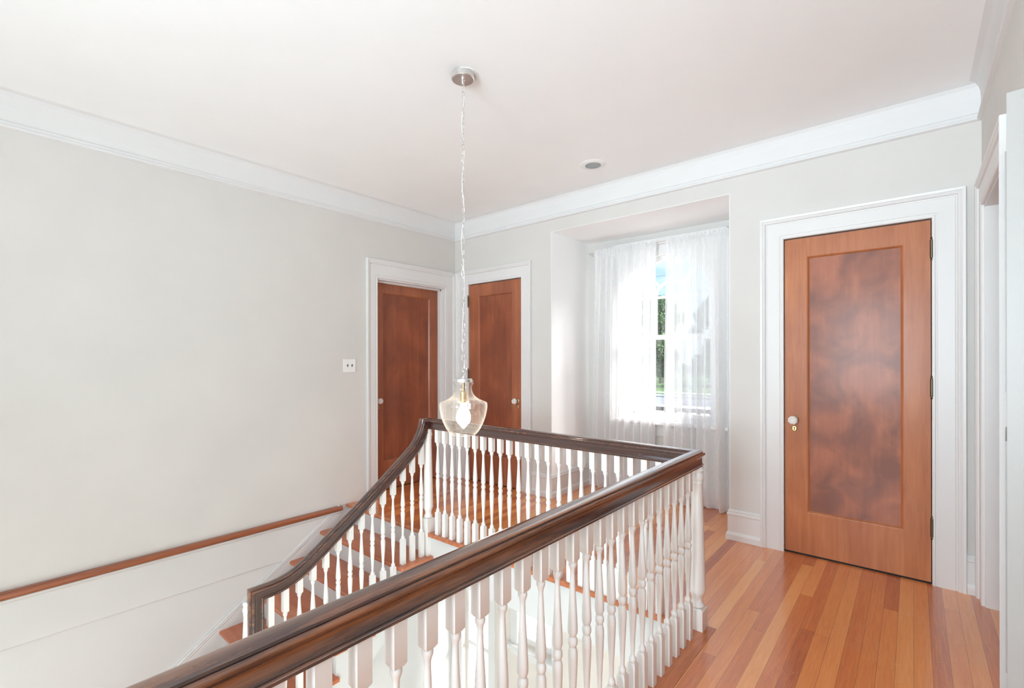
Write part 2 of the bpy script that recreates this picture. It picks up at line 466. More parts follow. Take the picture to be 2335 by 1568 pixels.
# ------------------------------------------------------------------ alcove with its arched window
WC, WR, WZ, WB = -1.684, .345, 1.82, .745        # window centre x, radius, spring line, glass bottom
YW = 4.17
b = MB()
b.box(AL[0]-T, AL[0], YB+T, 4.32, 0, 2.41); b.box(AL[1], AL[1]+T, YB+T, 4.32, 0, 2.41); b.box(AL[0]-T, AL[1]+T, YB+T, 4.32, 2.41, 2.55)
b.box(AL[0], AL[0]+.003, YB+.0008, YW, .0, 2.41); b.box(AL[1]-.003, AL[1], YB+.0004, YW, .0, 2.41); b.box(AL[0]+.003, AL[1]-.003, YB+.0004, YW, 2.407, 2.41)
struct('wall_alcove', b, 'ceil', 'bright white plastered sides and ceiling of the window alcove', 'wall')
def arch_slab(b, x0, x1, z0, z1, cx, r, zs, zb, ya, yb, n=24):
    """slab with an arched hole"""
    arc = [(cx-r*math.cos(PI*k/n), zs+r*math.sin(PI*k/n)) for k in range(n+1)]
    b.box(x0, cx-r, ya, yb, z0, z1); b.box(cx+r, x1, ya, yb, z0, z1)
    if zb > z0+1e-6: b.box(cx-r, cx+r, ya, yb, z0, zb)
    for k in range(n):
        (xa, za), (xb, zb_) = arc[k], arc[k+1]
        vs = [(xa, ya, za), (xb, ya, zb_), (xb, ya, z1), (xa, ya, z1), (xa, yb, za), (xb, yb, zb_), (xb, yb, z1), (xa, yb, z1)]
        b.add(vs, [(0, 1, 2, 3), (7, 6, 5, 4), (0, 4, 5, 1), (3, 2, 6, 7)])
b = MB(); arch_slab(b, AL[0], AL[1], 0, 2.41, WC, WR+.05, WZ, WB-.05, YW, 4.32)
struct('wall_window', b, 'wall', 'greige wall behind the sheer curtains around the arched window', 'wall')

w1 = sroot('window_1', 'white arched window with fan muntins behind the sheer curtains', 'window', (WC, 4.24, WB))
b = MB(); arch_slab(b, WC-.49, WC+.49, .70, 2.29, WC, WR+.035, WZ, WB, 4.145, YW-.001); obj('casing', b, 'white', w1)
b = MB(); b.box(WC-.50, WC+.50, 4.135, YW-.001, 2.2905, 2.31); b.bbox(WC-.52, WC+.52, 4.115, YW-.001, 2.31, 2.345, .006); obj('cornice', b, 'white', w1)
b = MB(); b.bbox(WC-.54, WC+.54, 4.075, YW+.06, .665, .70, .008); b.box(WC-.49, WC+.49, 4.15, YW-.001, .56, .665); obj('sill', b, 'white', w1)
def ring(b, cx, cz, r0, r1, ya, yb, a0=0, a1=PI, n=28):
    for k in range(n):
        q = [a0+(a1-a0)*(k+i)/n for i in (0, 1)]
        vs = []
        for y in (ya, yb):
            for a in q:
                for r in (r0, r1): vs.append((cx+r*math.cos(a), y, cz+r*math.sin(a)))
        b.add(vs, [(0, 1, 3, 2), (6, 7, 5, 4), (0, 2, 6, 4), (1, 5, 7, 3)])
def bar(b, p, q, w, ya, yb):
    (x0, z0), (x1, z1) = p, q; d = Vector((x1-x0, z1-z0)).normalized()*w/2
    c4 = [(x0-d.y, z0+d.x), (x0+d.y, z0-d.x), (x1+d.y, z1-d.x), (x1-d.y, z1+d.x)]
    b.add([(x, ya, z) for x, z in c4]+[(x, yb, z) for x, z in c4], [(0, 1, 2, 3), (7, 6, 5, 4), (0, 4, 5, 1), (1, 5, 6, 2), (2, 6, 7, 3), (3, 7, 4, 0)])
b = MB(); ring(b, WC, WZ, WR, WR+.05, 4.205, 4.255)
for sx in (-1, 1): b.box(*sorted((WC+sx*WR, WC+sx*(WR+.05))), 4.205, 4.255, 1.455, WZ)
b.box(WC-WR, WC+WR, 4.205, 4.255, 1.44, 1.475)
obj('upper_sash', b, 'white', w1)
b = MB()
for sx in (-1, 1): b.box(*sorted((WC+sx*WR, WC+sx*(WR+.05))), 4.245, 4.29, WB-.05, 1.455)
b.box(WC-WR, WC+WR, 4.256, 4.29, 1.435, 1.465); b.box(WC-WR-.05, WC+WR+.05, 4.245, 4.29, WB-.05, WB+.015)
obj('lower_sash', b, 'white', w1)
RI = .137
b = MB(); ring(b, WC, WZ, RI-.009, RI+.009, 4.215, 4.245); obj('muntin', b, 'white', w1)
for a in (45, 135):
    ca, sa = math.cos(math.radians(a)), math.sin(math.radians(a))
    b = MB(); bar(b, (WC+RI*ca, WZ+RI*sa), (WC+WR*ca, WZ+WR*sa), .018, 4.216, 4.244); obj('muntin', b, 'white', w1)
b = MB(); bar(b, (WC-WR, WZ), (WC+WR, WZ), .02, 4.2155, 4.2445); obj('muntin', b, 'white', w1)
for sx in (-1, 1):
    b = MB(); bar(b, (WC+sx*RI, 1.475), (WC+sx*RI, WZ), .018, 4.217, 4.243); obj('muntin', b, 'white', w1)
b = MB(); b.box(WC-WR, WC+WR, 4.228, 4.232, 1.47, WZ)
n = 24; vs = []; 
for y in (4.228, 4.232): vs += [(WC, y, WZ)]+[(WC+WR*math.cos(PI*k/n), y, WZ+WR*math.sin(PI*k/n)) for k in range(n+1)]
fs = [(0, k+1, k+2) for k in range(n)]+[(n+2, n+4+k, n+3+k) for k in range(n)]
b.add(vs, fs); obj('pane', b, 'pane', w1)
b = MB(); b.box(WC-WR, WC+WR, 4.266, 4.27, WB, 1.44); obj('pane', b, 'pane', w1)

# curtain rod and two sheer panels
rod = thing('curtain_rod', 'thin nickel curtain rod across the top of the window alcove', 'curtain rod', (WC, 4.06, 2.285))
b = MB().tube([(-2.42, 4.06, 2.285), (-1.0, 4.06, 2.285)], .006, 10); obj('rod', b, 'nickel', rod)
for x in (-2.425, -.995):
    b = MB().lathe([(0, -.012), (.010, -.010), (.012, 0), (.010, .010), (0, .012)], (x, 4.06, 2.285), 12, 'x'); obj('finial', b, 'nickel', rod)
for x in (-2.33, -1.09):
    b = MB(); b.bbox(x-.006, x+.006, 4.055, YW, 2.268, 2.278, .002); b.box(x-.012, x+.012, YW-.006, YW, 2.24, 2.31); obj('bracket', b, 'nickel', rod)
def curtain(x0t, x1t, x0b, x1b, seed, nf, label):
    rnd = random.Random(seed)
    ph = [rnd.random()*6.28 for _ in range(6)]
    nx, nz = 280, 64; vs = []; fs = []
    zt, zb = 2.304, .008
    for j in range(nz+1):
        q = j/nz; z = zt+(zb-zt)*q
        head = max(0, 1-abs(z-2.285)/.03)
        for i in range(nx+1):
            p = i/nx
            pw = p+.012*math.sin(7*p*2+ph[0]+q*1.2)
            x = (x0t+(x0b-x0t)*q)+pw*((x1t+(x1b-x1t)*q)-(x0t+(x0b-x0t)*q))
            a = .006+.040*min(1, q*2.0+.12)
            y = 4.062+a*(math.sin(nf*2*PI*p+ph[1]+1.1*math.sin(3*p*PI+ph[4])+.5*q)*.75+.45*math.sin(nf*.47*2*PI*p+ph[2]-q)+.25*math.sin(nf*2.3*PI*p+ph[3]))
            if z > 2.24: y = 4.050-.012*(1-head)*0+(y-4.062)*.25*(1-head)+.004*math.sin(nf*5.6*PI*p+ph[3])*(1-.6*head)
            y += .05*max(0, q-.93)/.07*(.6+.4*math.sin(9*p+ph[5])) if q > .93 else 0
            zz = z+(.010*math.sin(nf*4*PI*p+ph[2]) if j == 0 else 0)
            vs.append((x, y, zz))
    for j in range(nz):
        for i in range(nx):
            k = j*(nx+1)+i; fs.append((k, k+1, k+nx+2, k+nx+1))
    o = obj('sheer_curtain', MB().add(vs, fs, True), 'sheer', angle=180)
    # folded rod pocket and bottom hem, stitched double
    tag(o, label, 'curtain', 'sheer curtains at the alcove window')
    h = MB(); hv = []; hf = []; rows = [j for j in range(nz+1) if zt+(zb-zt)*j/nz > 2.2]
    for j in rows:
        for i in range(nx+1):
            v = vs[j*(nx+1)+i]; hv.append((v[0], v[1]+(.019 if v[2] > 2.255 else .003), v[2]))
    for a in range(len(rows)-1):
        for i in range(nx):
            k = a*(nx+1)+i; hf.append((k, k+1, k+nx+2, k+nx+1))
    obj('rod_pocket', h.add(hv, hf, True), 'sheer', o, angle=180)
    return o
curtain(-2.375, -1.742, -2.42, -1.752, 3, 9, 'left sheer white curtain panel beside the alcove side wall')
curtain(-1.655, -1.02, -1.662, -1.0, 11, 9, 'right sheer white curtain panel hanging behind the corner newel post')

# ------------------------------------------------------------------ door casings
CASE = [(0, 0), (0, .012), (.004, .016), (.012, .016), (.016, .012), (.020, .013), (.026, .016), (.096, .016), (.100, .012), (.104, .013), (.108, .022), (.116, .026), (.122, .024), (.126, .028), (.138, .030), (.140, .028), (.140, 0)]
def casing(b, i0, i1, zt, fw, wl=.14, wr=.14, wt=.143, z0=0):
    """mitred U of moulding; fw(u, z, proud) -> world; widths may be cropped at a corner"""
    n = len(CASE); vs = []; fs = []
    def pt(k, o, p):
        s_l, s_r, s_t = wl/.14, wr/.14, wt/.14
        return [fw(i0-o*s_l, z0, p), fw(i0-o*s_l, zt+o*s_t, p), fw(i1+o*s_r, zt+o*s_t, p), fw(i1+o*s_r, z0, p)][k]
    for k in range(4):
        for o, p in CASE: vs.append(pt(k, o, p))
    for k in range(3):
        for q in range(n): fs.append((k*n+q, k*n+(q+1) % n, (k+1)*n+(q+1) % n, (k+1)*n+q))
    fs += [tuple(range(n)), tuple(range(4*n-1, 3*n-1, -1))]
    b.add(vs, fs)
fB = lambda u, z, p: (u, YB-p, z)
fA = lambda u, z, p: (XA+p, u, z)
fC = lambda u, z, p: (XC-p, u, z)

def recessed_panel(b, u0, u1, z0, z1, fw, d0, d1, w=.014):
    """sloping moulding round a sunk panel, between depth d0 (face) and d1 (panel)"""
    o = [(u0, z0), (u1, z0), (u1, z1), (u0, z1)]; i = [(u0+w, z0+w), (u1-w, z0+w), (u1-w, z1-w), (u0+w, z1-w)]
    vs = [fw(u, z, d0) for u, z in o]+[fw(u+(iu-u)*.35, z+(iz-z)*.35, d0-(d0-d1)*.35+.003) for (u, z), (iu, iz) in zip(o, i)]+[fw(u, z, d1) for u, z in i]
    fs = []
    for k in range(4):
        for r in (0, 4): fs.append((r+k, r+(k+1) % 4, r+4+(k+1) % 4, r+4+k))
    b.add(vs, fs)
def fbox(b, u0, u1, z0, z1, fw, p0, p1):
    vs = [fw(u, z, p) for u in (u0, u1) for z in (z0, z1) for p in (p0, p1)]
    b.add(vs, [(0, 1, 3, 2), (4, 6, 7, 5), (0, 4, 5, 1), (2, 3, 7, 6), (0, 2, 6, 4), (1, 5, 7, 3)])

def leaf(root, u0, u1, zt, fw, p, ms, mp, stl=.123, str_=.117, top=.118, bot=.262, z0=.011):
    """single-panel door leaf whose face is proud of the wall plane by p"""
    t = .042
    a0, a1, c0, c1 = u0+stl, u1-str_, z0+bot, zt-top
    for (x0, x1) in ((u0, a0), (a1, u1)):
        b = MB(); fbox(b, x0, x1, z0, zt, fw, p-t, p); obj('stile', b, ms, root)
    b = MB(); fbox(b, a0, a1, c1, zt, fw, p-t, p-.0006); obj('top_rail', b, ms, root)
    b = MB(); fbox(b, a0, a1, z0, c0, fw, p-t, p-.0006); obj('bottom_rail', b, ms, root)
    b = MB(); fbox(b, a0, a1, c0, c1, fw, p-t+.01, p-.014); obj('panel', b, mp, root)
    b = MB(); recessed_panel(b, a0, a1, c0, c1, fw, p-.0004, p-.0135); obj('moulding', b, ms, root)

def knob(root, u, z, fw, p, key=True):
    """faceted crystal knob on a brass rose, with a keyhole plate under it"""
    def lathe(prof, uu, zz, n, sq=1.0):
        b = MB(); vs = []; fs = []
        for r, h in prof:
            for k in range(n):
                a = 2*PI*(k+.5)/n; vs.append(fw(uu+r*math.cos(a), zz+r*sq*math.sin(a), p+h))
        for i in range(len(prof)-1):
            for k in range(n): fs.append((i*n+k, i*n+(k+1) % n, (i+1)*n+(k+1) % n, (i+1)*n+k))
        fs += [tuple(range(n)), tuple(range(len(prof)*n-1, (len(prof)-1)*n-1, -1))]
        return b.add(vs, fs)
    r = obj('rose', lathe([(.026, 0), (.026, .003), (.022, .006), (.012, .009), (.010, .022)], u, z, 20), 'brass', root)
    obj('knob', lathe([(.012, .020), (.022, .028), (.029, .038), (.029, .046), (.024, .056), (.017, .059), (.015, .056)], u, z, 8), 'crystal', root)
    if key:
        e = obj('keyhole_plate', lathe([(.0155, 0), (.0155, .002), (.012, .0045)], u+.002, z-.055, 20, 1.3), 'brass', root)
        b = lathe([(.0035, .0045), (.0035, .0052)], u+.002, z-.050, 10)
        fbox(b, u+.0003, u+.0037, z-.066, z-.050, fw, p+.0045, p+.0052)
        obj('keyhole', b, 'hole', e)

def hinge(root, u, z0, z1, fw, p, side):
    b = MB(); vs = []
    def cyl(b, prof):
        n = 12; vs = []; fs = []
        for r, z in prof:
            for k in range(n):
                a = 2*PI*k/n; vs.append(fw(u+r*math.cos(a), z, p+.004+r*math.sin(a)))
        for i in range(len(prof)-1):
            for k in range(n): fs.append((i*n+k, i*n+(k+1) % n, (i+1)*n+(k+1) % n, (i+1)*n+k))
        b.add(vs, fs, True)
    cyl(b, [(0, z0-.016), (.005, z0-.014), (.007, z0-.008), (.003, z0-.003), (.008, z0), (.008, z1), (.003, z1+.003), (.007, z1+.008), (.005, z1+.014), (0, z1+.016)])
    fbox(b, *sorted((u, u-side*.006)), z0, z1, fw, p-.002, p+.004)
    obj('hinge', b, 'bronze', root)

# door 1: big door right of the alcove (back wall)
d1 = sroot('door_1', 'large one panel wooden door with glass knob right of the window alcove', 'door', (-.28, YB, 0))
leaf(d1, D2[0]+.004, D2[1]-.004, 2.028, fB, -.002, 'stile', 'panel')
knob(d1, -.590, .862, fB, -.002)
for z0, z1 in ((1.815, 1.915), (1.045, 1.145), (.268, .368)): hinge(d1, .079, z0, z1, fB, .006, 1)
b = MB(); casing(b, D2[0], D2[1], 2.035, fB, .138, .138, .143); obj('casing', b, 'white', d1)
b = MB(); fbox(b, D2[0], D2[1], .0005, .0105, fB, -.10, -.004); obj('under_door_strip', b, 'hole', d1)  # near-black strip filling the gap under the leaf
# door 2: closet door in the left corner (back wall)
d2 = sroot('door_2', 'narrow red brown wooden door with glass knob left of the window alcove', 'door', (-3.21, YB, 0))
leaf(d2, D1[0]+.004, D1[1]-.004, 2.028, fB, -.002, 'rdoor', 'rpanel', .132, .122)
knob(d2, -2.913, .853, fB, -.002)
for z0, z1 in ((1.81, 1.91), (1.045, 1.145), (.268, .368)): hinge(d2, -3.568, z0, z1, fB, .006, -1)
b = MB(); casing(b, D1[0], D1[1], 2.035, fB, .176, .124, .140); obj('casing', b, 'white', d2)
# door 3: recessed door at the end of the stair wall
d3 = sroot('door_3', 'recessed red brown wooden door in the stair wall at the far left corner', 'door', (XA, 2.97, 0))
leaf(d3, 2.562, 3.372, 2.012, fA, -.098, 'rdoor', 'rpanel', .118, .112)
knob(d3, 2.622, .862, fA, -.098)
b = MB(); casing(b, 2.546, 3.38, 2.005, fA, .112, .128, .17); obj('casing', b, 'white', d3)
b = MB()
for u0, u1, z0, z1 in ((2.5461, 2.556, 0, 1.993), (3.3745, 3.3799, 0, 1.993), (2.546, 3.38, 1.993, 2.0049)): fbox(b, u0, u1, z0, z1, fA, -.13, .001)
for u0, u1, z0, z1 in ((2.556, 2.568, 0, 1.993), (3.360, 3.3745, 0, 1.993), (2.556, 3.3745, 1.978, 1.993)): fbox(b, u0, u1, z0, z1, fA, -.094, -.055)
obj('jamb', b, 'white', d3)
# door 4: doorway in the right wall with its white leaf folded back against the wall
d4 = sroot('door_4', 'white cased doorway in the right wall beside the corner', 'door', (XC, 3.0, 0))
b = MB(); casing(b, DC[0], DC[1], 2.035, fC, .13, .112, .14); obj('casing', b, 'white', d4)
b = MB()
for u0, u1, z0, z1 in ((DC[0]+.0001, DC[0]+.012, 0, 2.03), (DC[1]-.012, DC[1]-.0001, 0, 2.03), (DC[0], DC[1], 2.023, 2.0349)): fbox(b, u0, u1, z0, z1, fC, -T, .002)
obj('jamb', b, 'white', d4)
def rotz(p, c, a):
    x, y = p[0]-c[0], p[1]-c[1]; return (c[0]+x*math.cos(a)-y*math.sin(a), c[1]+x*math.sin(a)+y*math.cos(a), p[2])
lf = sroot('door_5', 'white open door leaf seen edge on at the right side of the view', 'door', (.225, 2.34, .0))
ang = math.atan2(-.0715, -.69)
hx, hy = .2815, 2.69
ux, uy = math.cos(ang), math.sin(ang)
ux, uy = -.1035, -.9946; nx_, ny_ = .9946, -.1035
fL = lambda u, z, p: (hx+ux*u+nx_*p*-1*-1, hy+uy*u+ny_*p, z)
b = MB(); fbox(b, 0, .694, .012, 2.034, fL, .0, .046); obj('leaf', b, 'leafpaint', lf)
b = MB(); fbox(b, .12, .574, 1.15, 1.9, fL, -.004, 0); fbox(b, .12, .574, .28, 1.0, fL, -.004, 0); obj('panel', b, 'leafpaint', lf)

# baseboards
BASE = [(0, 0), (.024, 0), (.024, .036), (.018, .052), (.014, .056), (.014, .168), (.019, .174), (.019, .182), (.012, .190), (.014, .198), (.008, .206), (0, .208)]
def baseboard(name, pts, label=None):
    b = MB().sweep(BASE, pts, lambda t: (0, 0, 1), smooth=False)
    return struct(name, b, 'white', label, 'baseboard' if label else None)
baseboard('baseboard_back', [(AL[1], 4.165, 0), (AL[1], YB, 0), (D2[0]-.139, YB, 0)], 'white moulded baseboard between the alcove and the large door')
baseboard('baseboard_alcove', [(D1[1]+.125, YB, 0), (AL[0], YB, 0), (AL[0], YW, 0), (AL[1], YW, 0)], 'white moulded baseboard running into the window alcove')
baseboard('baseboard_right', [(D2[1]+.139, YB, 0), (XC, YB, 0), (XC, DC[1]+.113, 0)], 'short white baseboard in the right corner')

# ------------------------------------------------------------------ stair wall: cap, panel line, skirting
b = MB()
pr = [(0, .001), (.030, .001), (.040, -.003), (.045, -.011), (.045, -.024), (.040, -.033), (.030, -.038), (.010, -.042), (0, -.042)]
b.sweep([(a, z) for a, z in pr], [(XA, YF, 0), (XA, 2.178, 0)], lambda t: (0, 0, 1), smooth=False)
struct('trim_4', b, 'cap', 'brown stained wooden cap running along the stair wall at floor level', 'trim')
b = MB()
pr = [(0, -.0425), (.022, -.0425), (.022, -.056), (.016, -.062), (.010, -.066), (.010, -.310), (.008, -.316), (.004, -.318), (0, -.318)]
b.sweep(pr, [(XA, YF, 0), (XA, 2.178, 0)], lambda t: (0, 0, 1), smooth=False)
struct('trim_5', b, 'lowpaint', 'flat white board under the wooden cap of the stair wall', 'trim')

# ------------------------------------------------------------------ staircase
RISE, RUN = .167, .2495
XI, XO = XA+.001, -2.683           # inner side at the wall, outer stringer face
st = thing('staircase', 'white staircase with orange wooden treads descending along the left wall', 'staircase', (-3.2, .2, ZL))
NS = 16
for n in range(1, NS+1):
    yn, z = 1.992-RUN*(n-1), -RISE*n
    b = MB()
    prf = [(0, 0), (-.004, -.003), (-.008, -.012), (-.006, -.022), (0, -.028), (RUN+.034, -.028), (RUN+.034, 0)]
    # tread with rounded front nosing, overhanging the stringer and returned at its outer end
    vs = []; m = len(prf)
    for x in (XI, XO+.020): vs += [(x, yn+a, z+q) for a, q in prf]
    vs2 = [(XO+.027, yn+max(a, .004)-(.0 if a < RUN else .0), z+q*.8-.003) for a, q in prf]
    vs += vs2
    fs = [(k, (k+1) % m, m+(k+1) % m, m+k) for k in range(m)]+[(m+k, m+(k+1) % m, 2*m+(k+1) % m, 2*m+k) for k in range(m)]
    fs += [tuple(range(m)), tuple(range(3*m-1, 2*m-1, -1))]
    b.add(vs, fs); obj('tread', b, 'tread', st)
    b = MB(); b.box(XI, XO-.0305, yn+RUN+.026, yn+RUN+.040, z, z+RISE-.028)
    b.box(XI, XO+.008, yn+RUN+.012, yn+RUN+.026, z+RISE-.042, z+RISE-.028)
    obj('riser', b, 'lowpaint', st)
# outer stringer, sawtooth top, sloping lower edge
top = []; y_top = 2.262
prof_t = [(y_top, -RISE*0-.028)]
b = MB(); low = lambda y: -.655+.669*(y-1.82)
for n in range(1, NS+1):
    ya, yb_ = 1.992-RUN*(n-1)+.026, 1.992-RUN*(n-2)+.026
    if n == 1: yb_ = 2.262
    z = -RISE*n-.028
    vs = [(XO-.03, ya, low(ya)), (XO-.03, yb_, low(yb_)), (XO-.03, yb_, z), (XO-.03, ya, z), (XO, ya, low(ya)), (XO, yb_, low(yb_)), (XO, yb_, z), (XO, ya, z)]
    b.add(vs, [(0, 1, 2, 3), (7, 6, 5, 4), (0, 4, 5, 1), (1, 5, 6, 2), (2, 6, 7, 3), (3, 7, 4, 0)])
obj('stringer', b, 'lowpaint', st)
# plaster soffit under the flight
ya, yb_ = 1.992-RUN*NS, 2.262
b = MB(); vs = []
for x in (XI, XO-.031):
    vs += [(x, ya, low(ya)+.03), (x, yb_, low(yb_)+.03), (x, yb_, low(yb_)+.05), (x, ya, low(ya)+.05)]
b.add(vs, [(0, 1, 2, 3), (7, 6, 5, 4), (0, 4, 5, 1), (1, 5, 6, 2), (2, 6, 7, 3), (3, 7, 4, 0)])
obj('soffit', b, 'white', st)
# wall skirting that follows the flight
slope = RISE/RUN
sk = lambda y: -.333+.669*(y-1.650)
pf = [(0, .0), (.017, .0), (.021, -.006), (.021, -.014), (.016, -.020), (.019, -.027), (.014, -.036), (.014, -.42), (0, -.42)]
b = MB(); vs = []; m = len(pf)
for y in (-1.9, 2.16):
    for a, q in pf: vs.append((XA+.0005+a, y, sk(y)+q*1.15))
b.add(vs, [(k, (k+1) % m, m+(k+1) % m, m+k) for k in range(m)]+[tuple(range(m)), tuple(range(2*m-1, m-1, -1))])
obj('wall_skirting', b, 'lowpaint', st)

# ------------------------------------------------------------------ balustrades
half = [(.0, 0), (.010, -.0006), (.0175, -.003), (.0215, -.0065), (.0215, -.0092), (.0198, -.0104), (.0203, -.0122), (.0245, -.0125), (.0275, -.015), (.0290, -.019), (.0280, -.0235), (.0250, -.0265), (.0215, -.0275), (.0213, -.0305),
        (.0195, -.032), (.0180, -.037), (.0175, -.043), (.0178, -.0590), (.0188, -.0625), (.0190, -.0640), (.0225, -.0645), (.0240, -.067), (.0225, -.0695), (.0195, -.0705), (.0195, -.0775)]
RAIL = half+[(-a, z) for a, z in reversed(half[1:])]

def turned(z0, L):
    """turned middle of a baluster from the base block top z0 over length L"""
    f = [(0, .0115), (.006, .0130), (.020, .0136), (.034, .0126), (.042, .0092), (.060, .0072), (.15, .0086), (.30, .0125), (.41, .0148), (.455, .0146), (.475, .0120), (.485, .0098),
         (.492, .0120), (.502, .0142), (.516, .0148), (.530, .0142), (.540, .0120), (.547, .0098), (.557, .0120), (.575, .0150), (.62, .0148), (.72, .0122), (.84, .0088), (.93, .0070), (.945, .0076), (.958, .0090), (.968, .0112), (.976, .0124), (.988, .0126), (.993, .0112), (1.0, .0112)]
    return [(r, z0+L*t) for t, r in f]
def block(b, z0, z1, w, c0=False, c1=False):
    """square block with pared corners at the turned end"""
    h = w/2; e = .007
    prof = ([(h*.72, z0), (h, z0+e)] if c0 else [(h, z0)])+([(h, z1-e), (h*.72, z1)] if c1 else [(h, z1)])
    vs = []; fs = []
    for q, z in prof: vs += [(-q, -q, z), (q, -q, z), (q, q, z), (-q, q, z)]
    for i in range(len(prof)-1):
        for k in range(4): fs.append((i*4+k, i*4+(k+1) % 4, i*4+4+(k+1) % 4, i*4+4+k))
    fs += [(3, 2, 1, 0), tuple(len(prof)*4-4+k for k in range(4))]
    b.add(vs, fs)
def baluster(parent, x, y, z, base_h, L, top, mesh=None):
    """top: total height of the baluster"""
    if mesh is None:
        b = MB(); block(b, 0, base_h, .031, False, True); b.lathe(turned(base_h, L), n=16); block(b, base_h+L, top, .031, True, False)
        o = obj('baluster', b, 'rail_paint', parent, local=True)
    else:
        o = mesh.copy(); C.objects.link(o); o.parent = parent
    o.location = Vector((x, y, z))-wpos(parent)
    return o
def newel(parent, x, y, z0, zt, base=.10, w=.070):
    """zt: top; turned post with square base"""
    H_ = zt-z0
    n = obj('newel_post', MB().lathe([(.024, base), (.031, base+.004), (.0325, base+.010), (.029, base+.018), (.0235, base+.030), (.0245, base+.045), (.030, base+.060), (.034, base+.066), (.0365, base+.074), (.0375, base+.084), (.037, base+.095),
        (.0245, H_-.080), (.0265, H_-.076), (.0265, H_-.070), (.0245, H_-.066), (.0275, H_-.058), (.0300, H_-.047), (.0285, H_-.036), (.0245, H_-.026), (.0265, H_-.022), (.0295, H_-.015), (.0275, H_-.007), (.022, H_)], n=28), 'rail_paint', parent, local=True)
    n.location = Vector((x, y, z0))-wpos(parent)
    b = MB(); block(b, 0, base, w, False, True); obj('base_block', b, 'rail_paint', n, local=True)
    return n

lr = thing('landing_balustrade', 'L shaped white balustrade with dark mahogany handrail around the stairwell', 'railing', (RX, RY, 0))
b = MB().sweep(RAIL, [(RX, -2.2, RT), (RX, RY, RT), (SX, RY, RT)], lambda t: (0, 0, 1), t_after=(0, -1, 0))
obj('handrail', b, 'rail_y', lr)
newel(lr, RX, RY, 0, RT-.0765)
newel(lr, SX, RY+.006, 0, RT-.0765)
b = MB(); block(b, -.167, 0, .070); o = obj('newel_drop', b, 'rail_paint', lr, local=True); o.location = Vector((SX, RY+.006, 0))-wpos(lr)
src = None
for k in range(23):
    x = -2.605+.0749*k
    if x > RX-.06: break
    o = baluster(lr, x, RY, .003, .163, (.4985-.007), RT-.0757-.003, src); src = src or o
for k in range(29):
    y = 2.143-.0789*k
    baluster(lr, RX, y, .003, .163, (.4985-.007), RT-.0757-.003, src)

sr = thing('stair_balustrade', 'white stair balustrade with curving mahogany handrail along the descending treads', 'railing', (SX, 1.1, -.668))
curve = [(2.262, .830), (2.200, .830), (2.193, .796), (2.182, .760), (2.165, .722), (2.142, .685), (2.112, .650), (2.070, .615), (2.015, .572), (1.968, .536), (1.848, .449), (1.722, .358), (1.598, .273), (1.481, .192), (1.400, .134),
         (1.340, .094), (1.290, .065), (1.240, .045), (1.190, .034), (1.140, .0295), (1.030, .0285), (1.030, -.75)]
cv = [(SX, y, z) for y, z in curve]
b = MB().sweep(RAIL, cv, lambda t: (0, t.z, -t.y), t_before=(-1, 0, 0))
obj('handrail', b, 'rail_y', sr)
under = [(2.262, .745), (2.226, .7586), (2.197, .661), (2.141, .581), (2.027, .502), (1.898, .419), (1.75, .313), (1.624, .222), (1.506, .147), (1.395, .066), (1.321, .025), (1.26, -.008), (1.19, -.028), (1.134, -.04), (1.05, -.045)]
def uz(y):
    for (ya, za), (yb_, zb_) in zip(under, under[1:]):
        if yb_ <= y <= ya: return zb_+(za-zb_)*(y-yb_)/(ya-yb_)
    return -.045
for k in range(14):
    y = 2.203-.0812*k; n = k//3+1; z = -RISE*n
    if y < 1.12: break
    L = (.485, .44, .396)[k % 3]
    baluster(sr, SX, y, z, .177, L, uz(y)+.012-z)
newel(sr, SX-.028, 1.045, -.668, -.045, .14)

# ------------------------------------------------------------------ pendant lamp
PX, PY = -1.765, 1.705
pl = thing('pendant_lamp', 'lit clear seeded glass pendant lamp on a long silver chain', 'lamp', (PX, PY, .8695))
b = MB().lathe([(.0, -.030), (.0545, -.030), (.0585, -.027), (.0585, 0)], (PX, PY, ZC-.001), 40); can = obj('canopy', b, 'nickel', pl)
b = MB().lathe([(.058, -.0035), (.066, -.003), (.067, 0), (.058, 0)], (PX+.004, PY+.012, ZC-.0005), 40); obj('mounting_ring', b, 'plastic', pl)
b = MB().lathe([(0, -.055), (.006, -.052), (.008, -.044), (.006, -.036), (.011, -.033), (.011, -.030)], (PX, PY, ZC), 14); obj('hook', b, 'nickel', can)
ztop, zbot = 2.668, 1.185
LK, pitch = .034, .0268
nl = int((ztop-zbot)/pitch)
pitch = (ztop-zbot)/nl
pts = []
for k in range(24):
    a = 2*PI*k/24; s_ = 1 if math.sin(a) >= 0 else -1
    pts.append((.0062*math.cos(a), 0, .0062*math.sin(a)+s_*(LK/2-.0078)))
lsrc = None
for i in range(nl+1):
    if lsrc is None:
        lsrc = obj('chain_link', MB().tube(pts, .0016, 7, True), 'chain', pl, local=True); o = lsrc
    else:
        o = lsrc.copy(); C.objects.link(o); o.parent = pl
    o.location = Vector((PX+.002*math.sin(i*.31), PY, ztop-i*pitch))-wpos(pl)
    o.rotation_euler = (0, .05*math.sin(i*1.7), .55+(PI/2 if i % 2 else 0)+.25*math.sin(i*2.3))
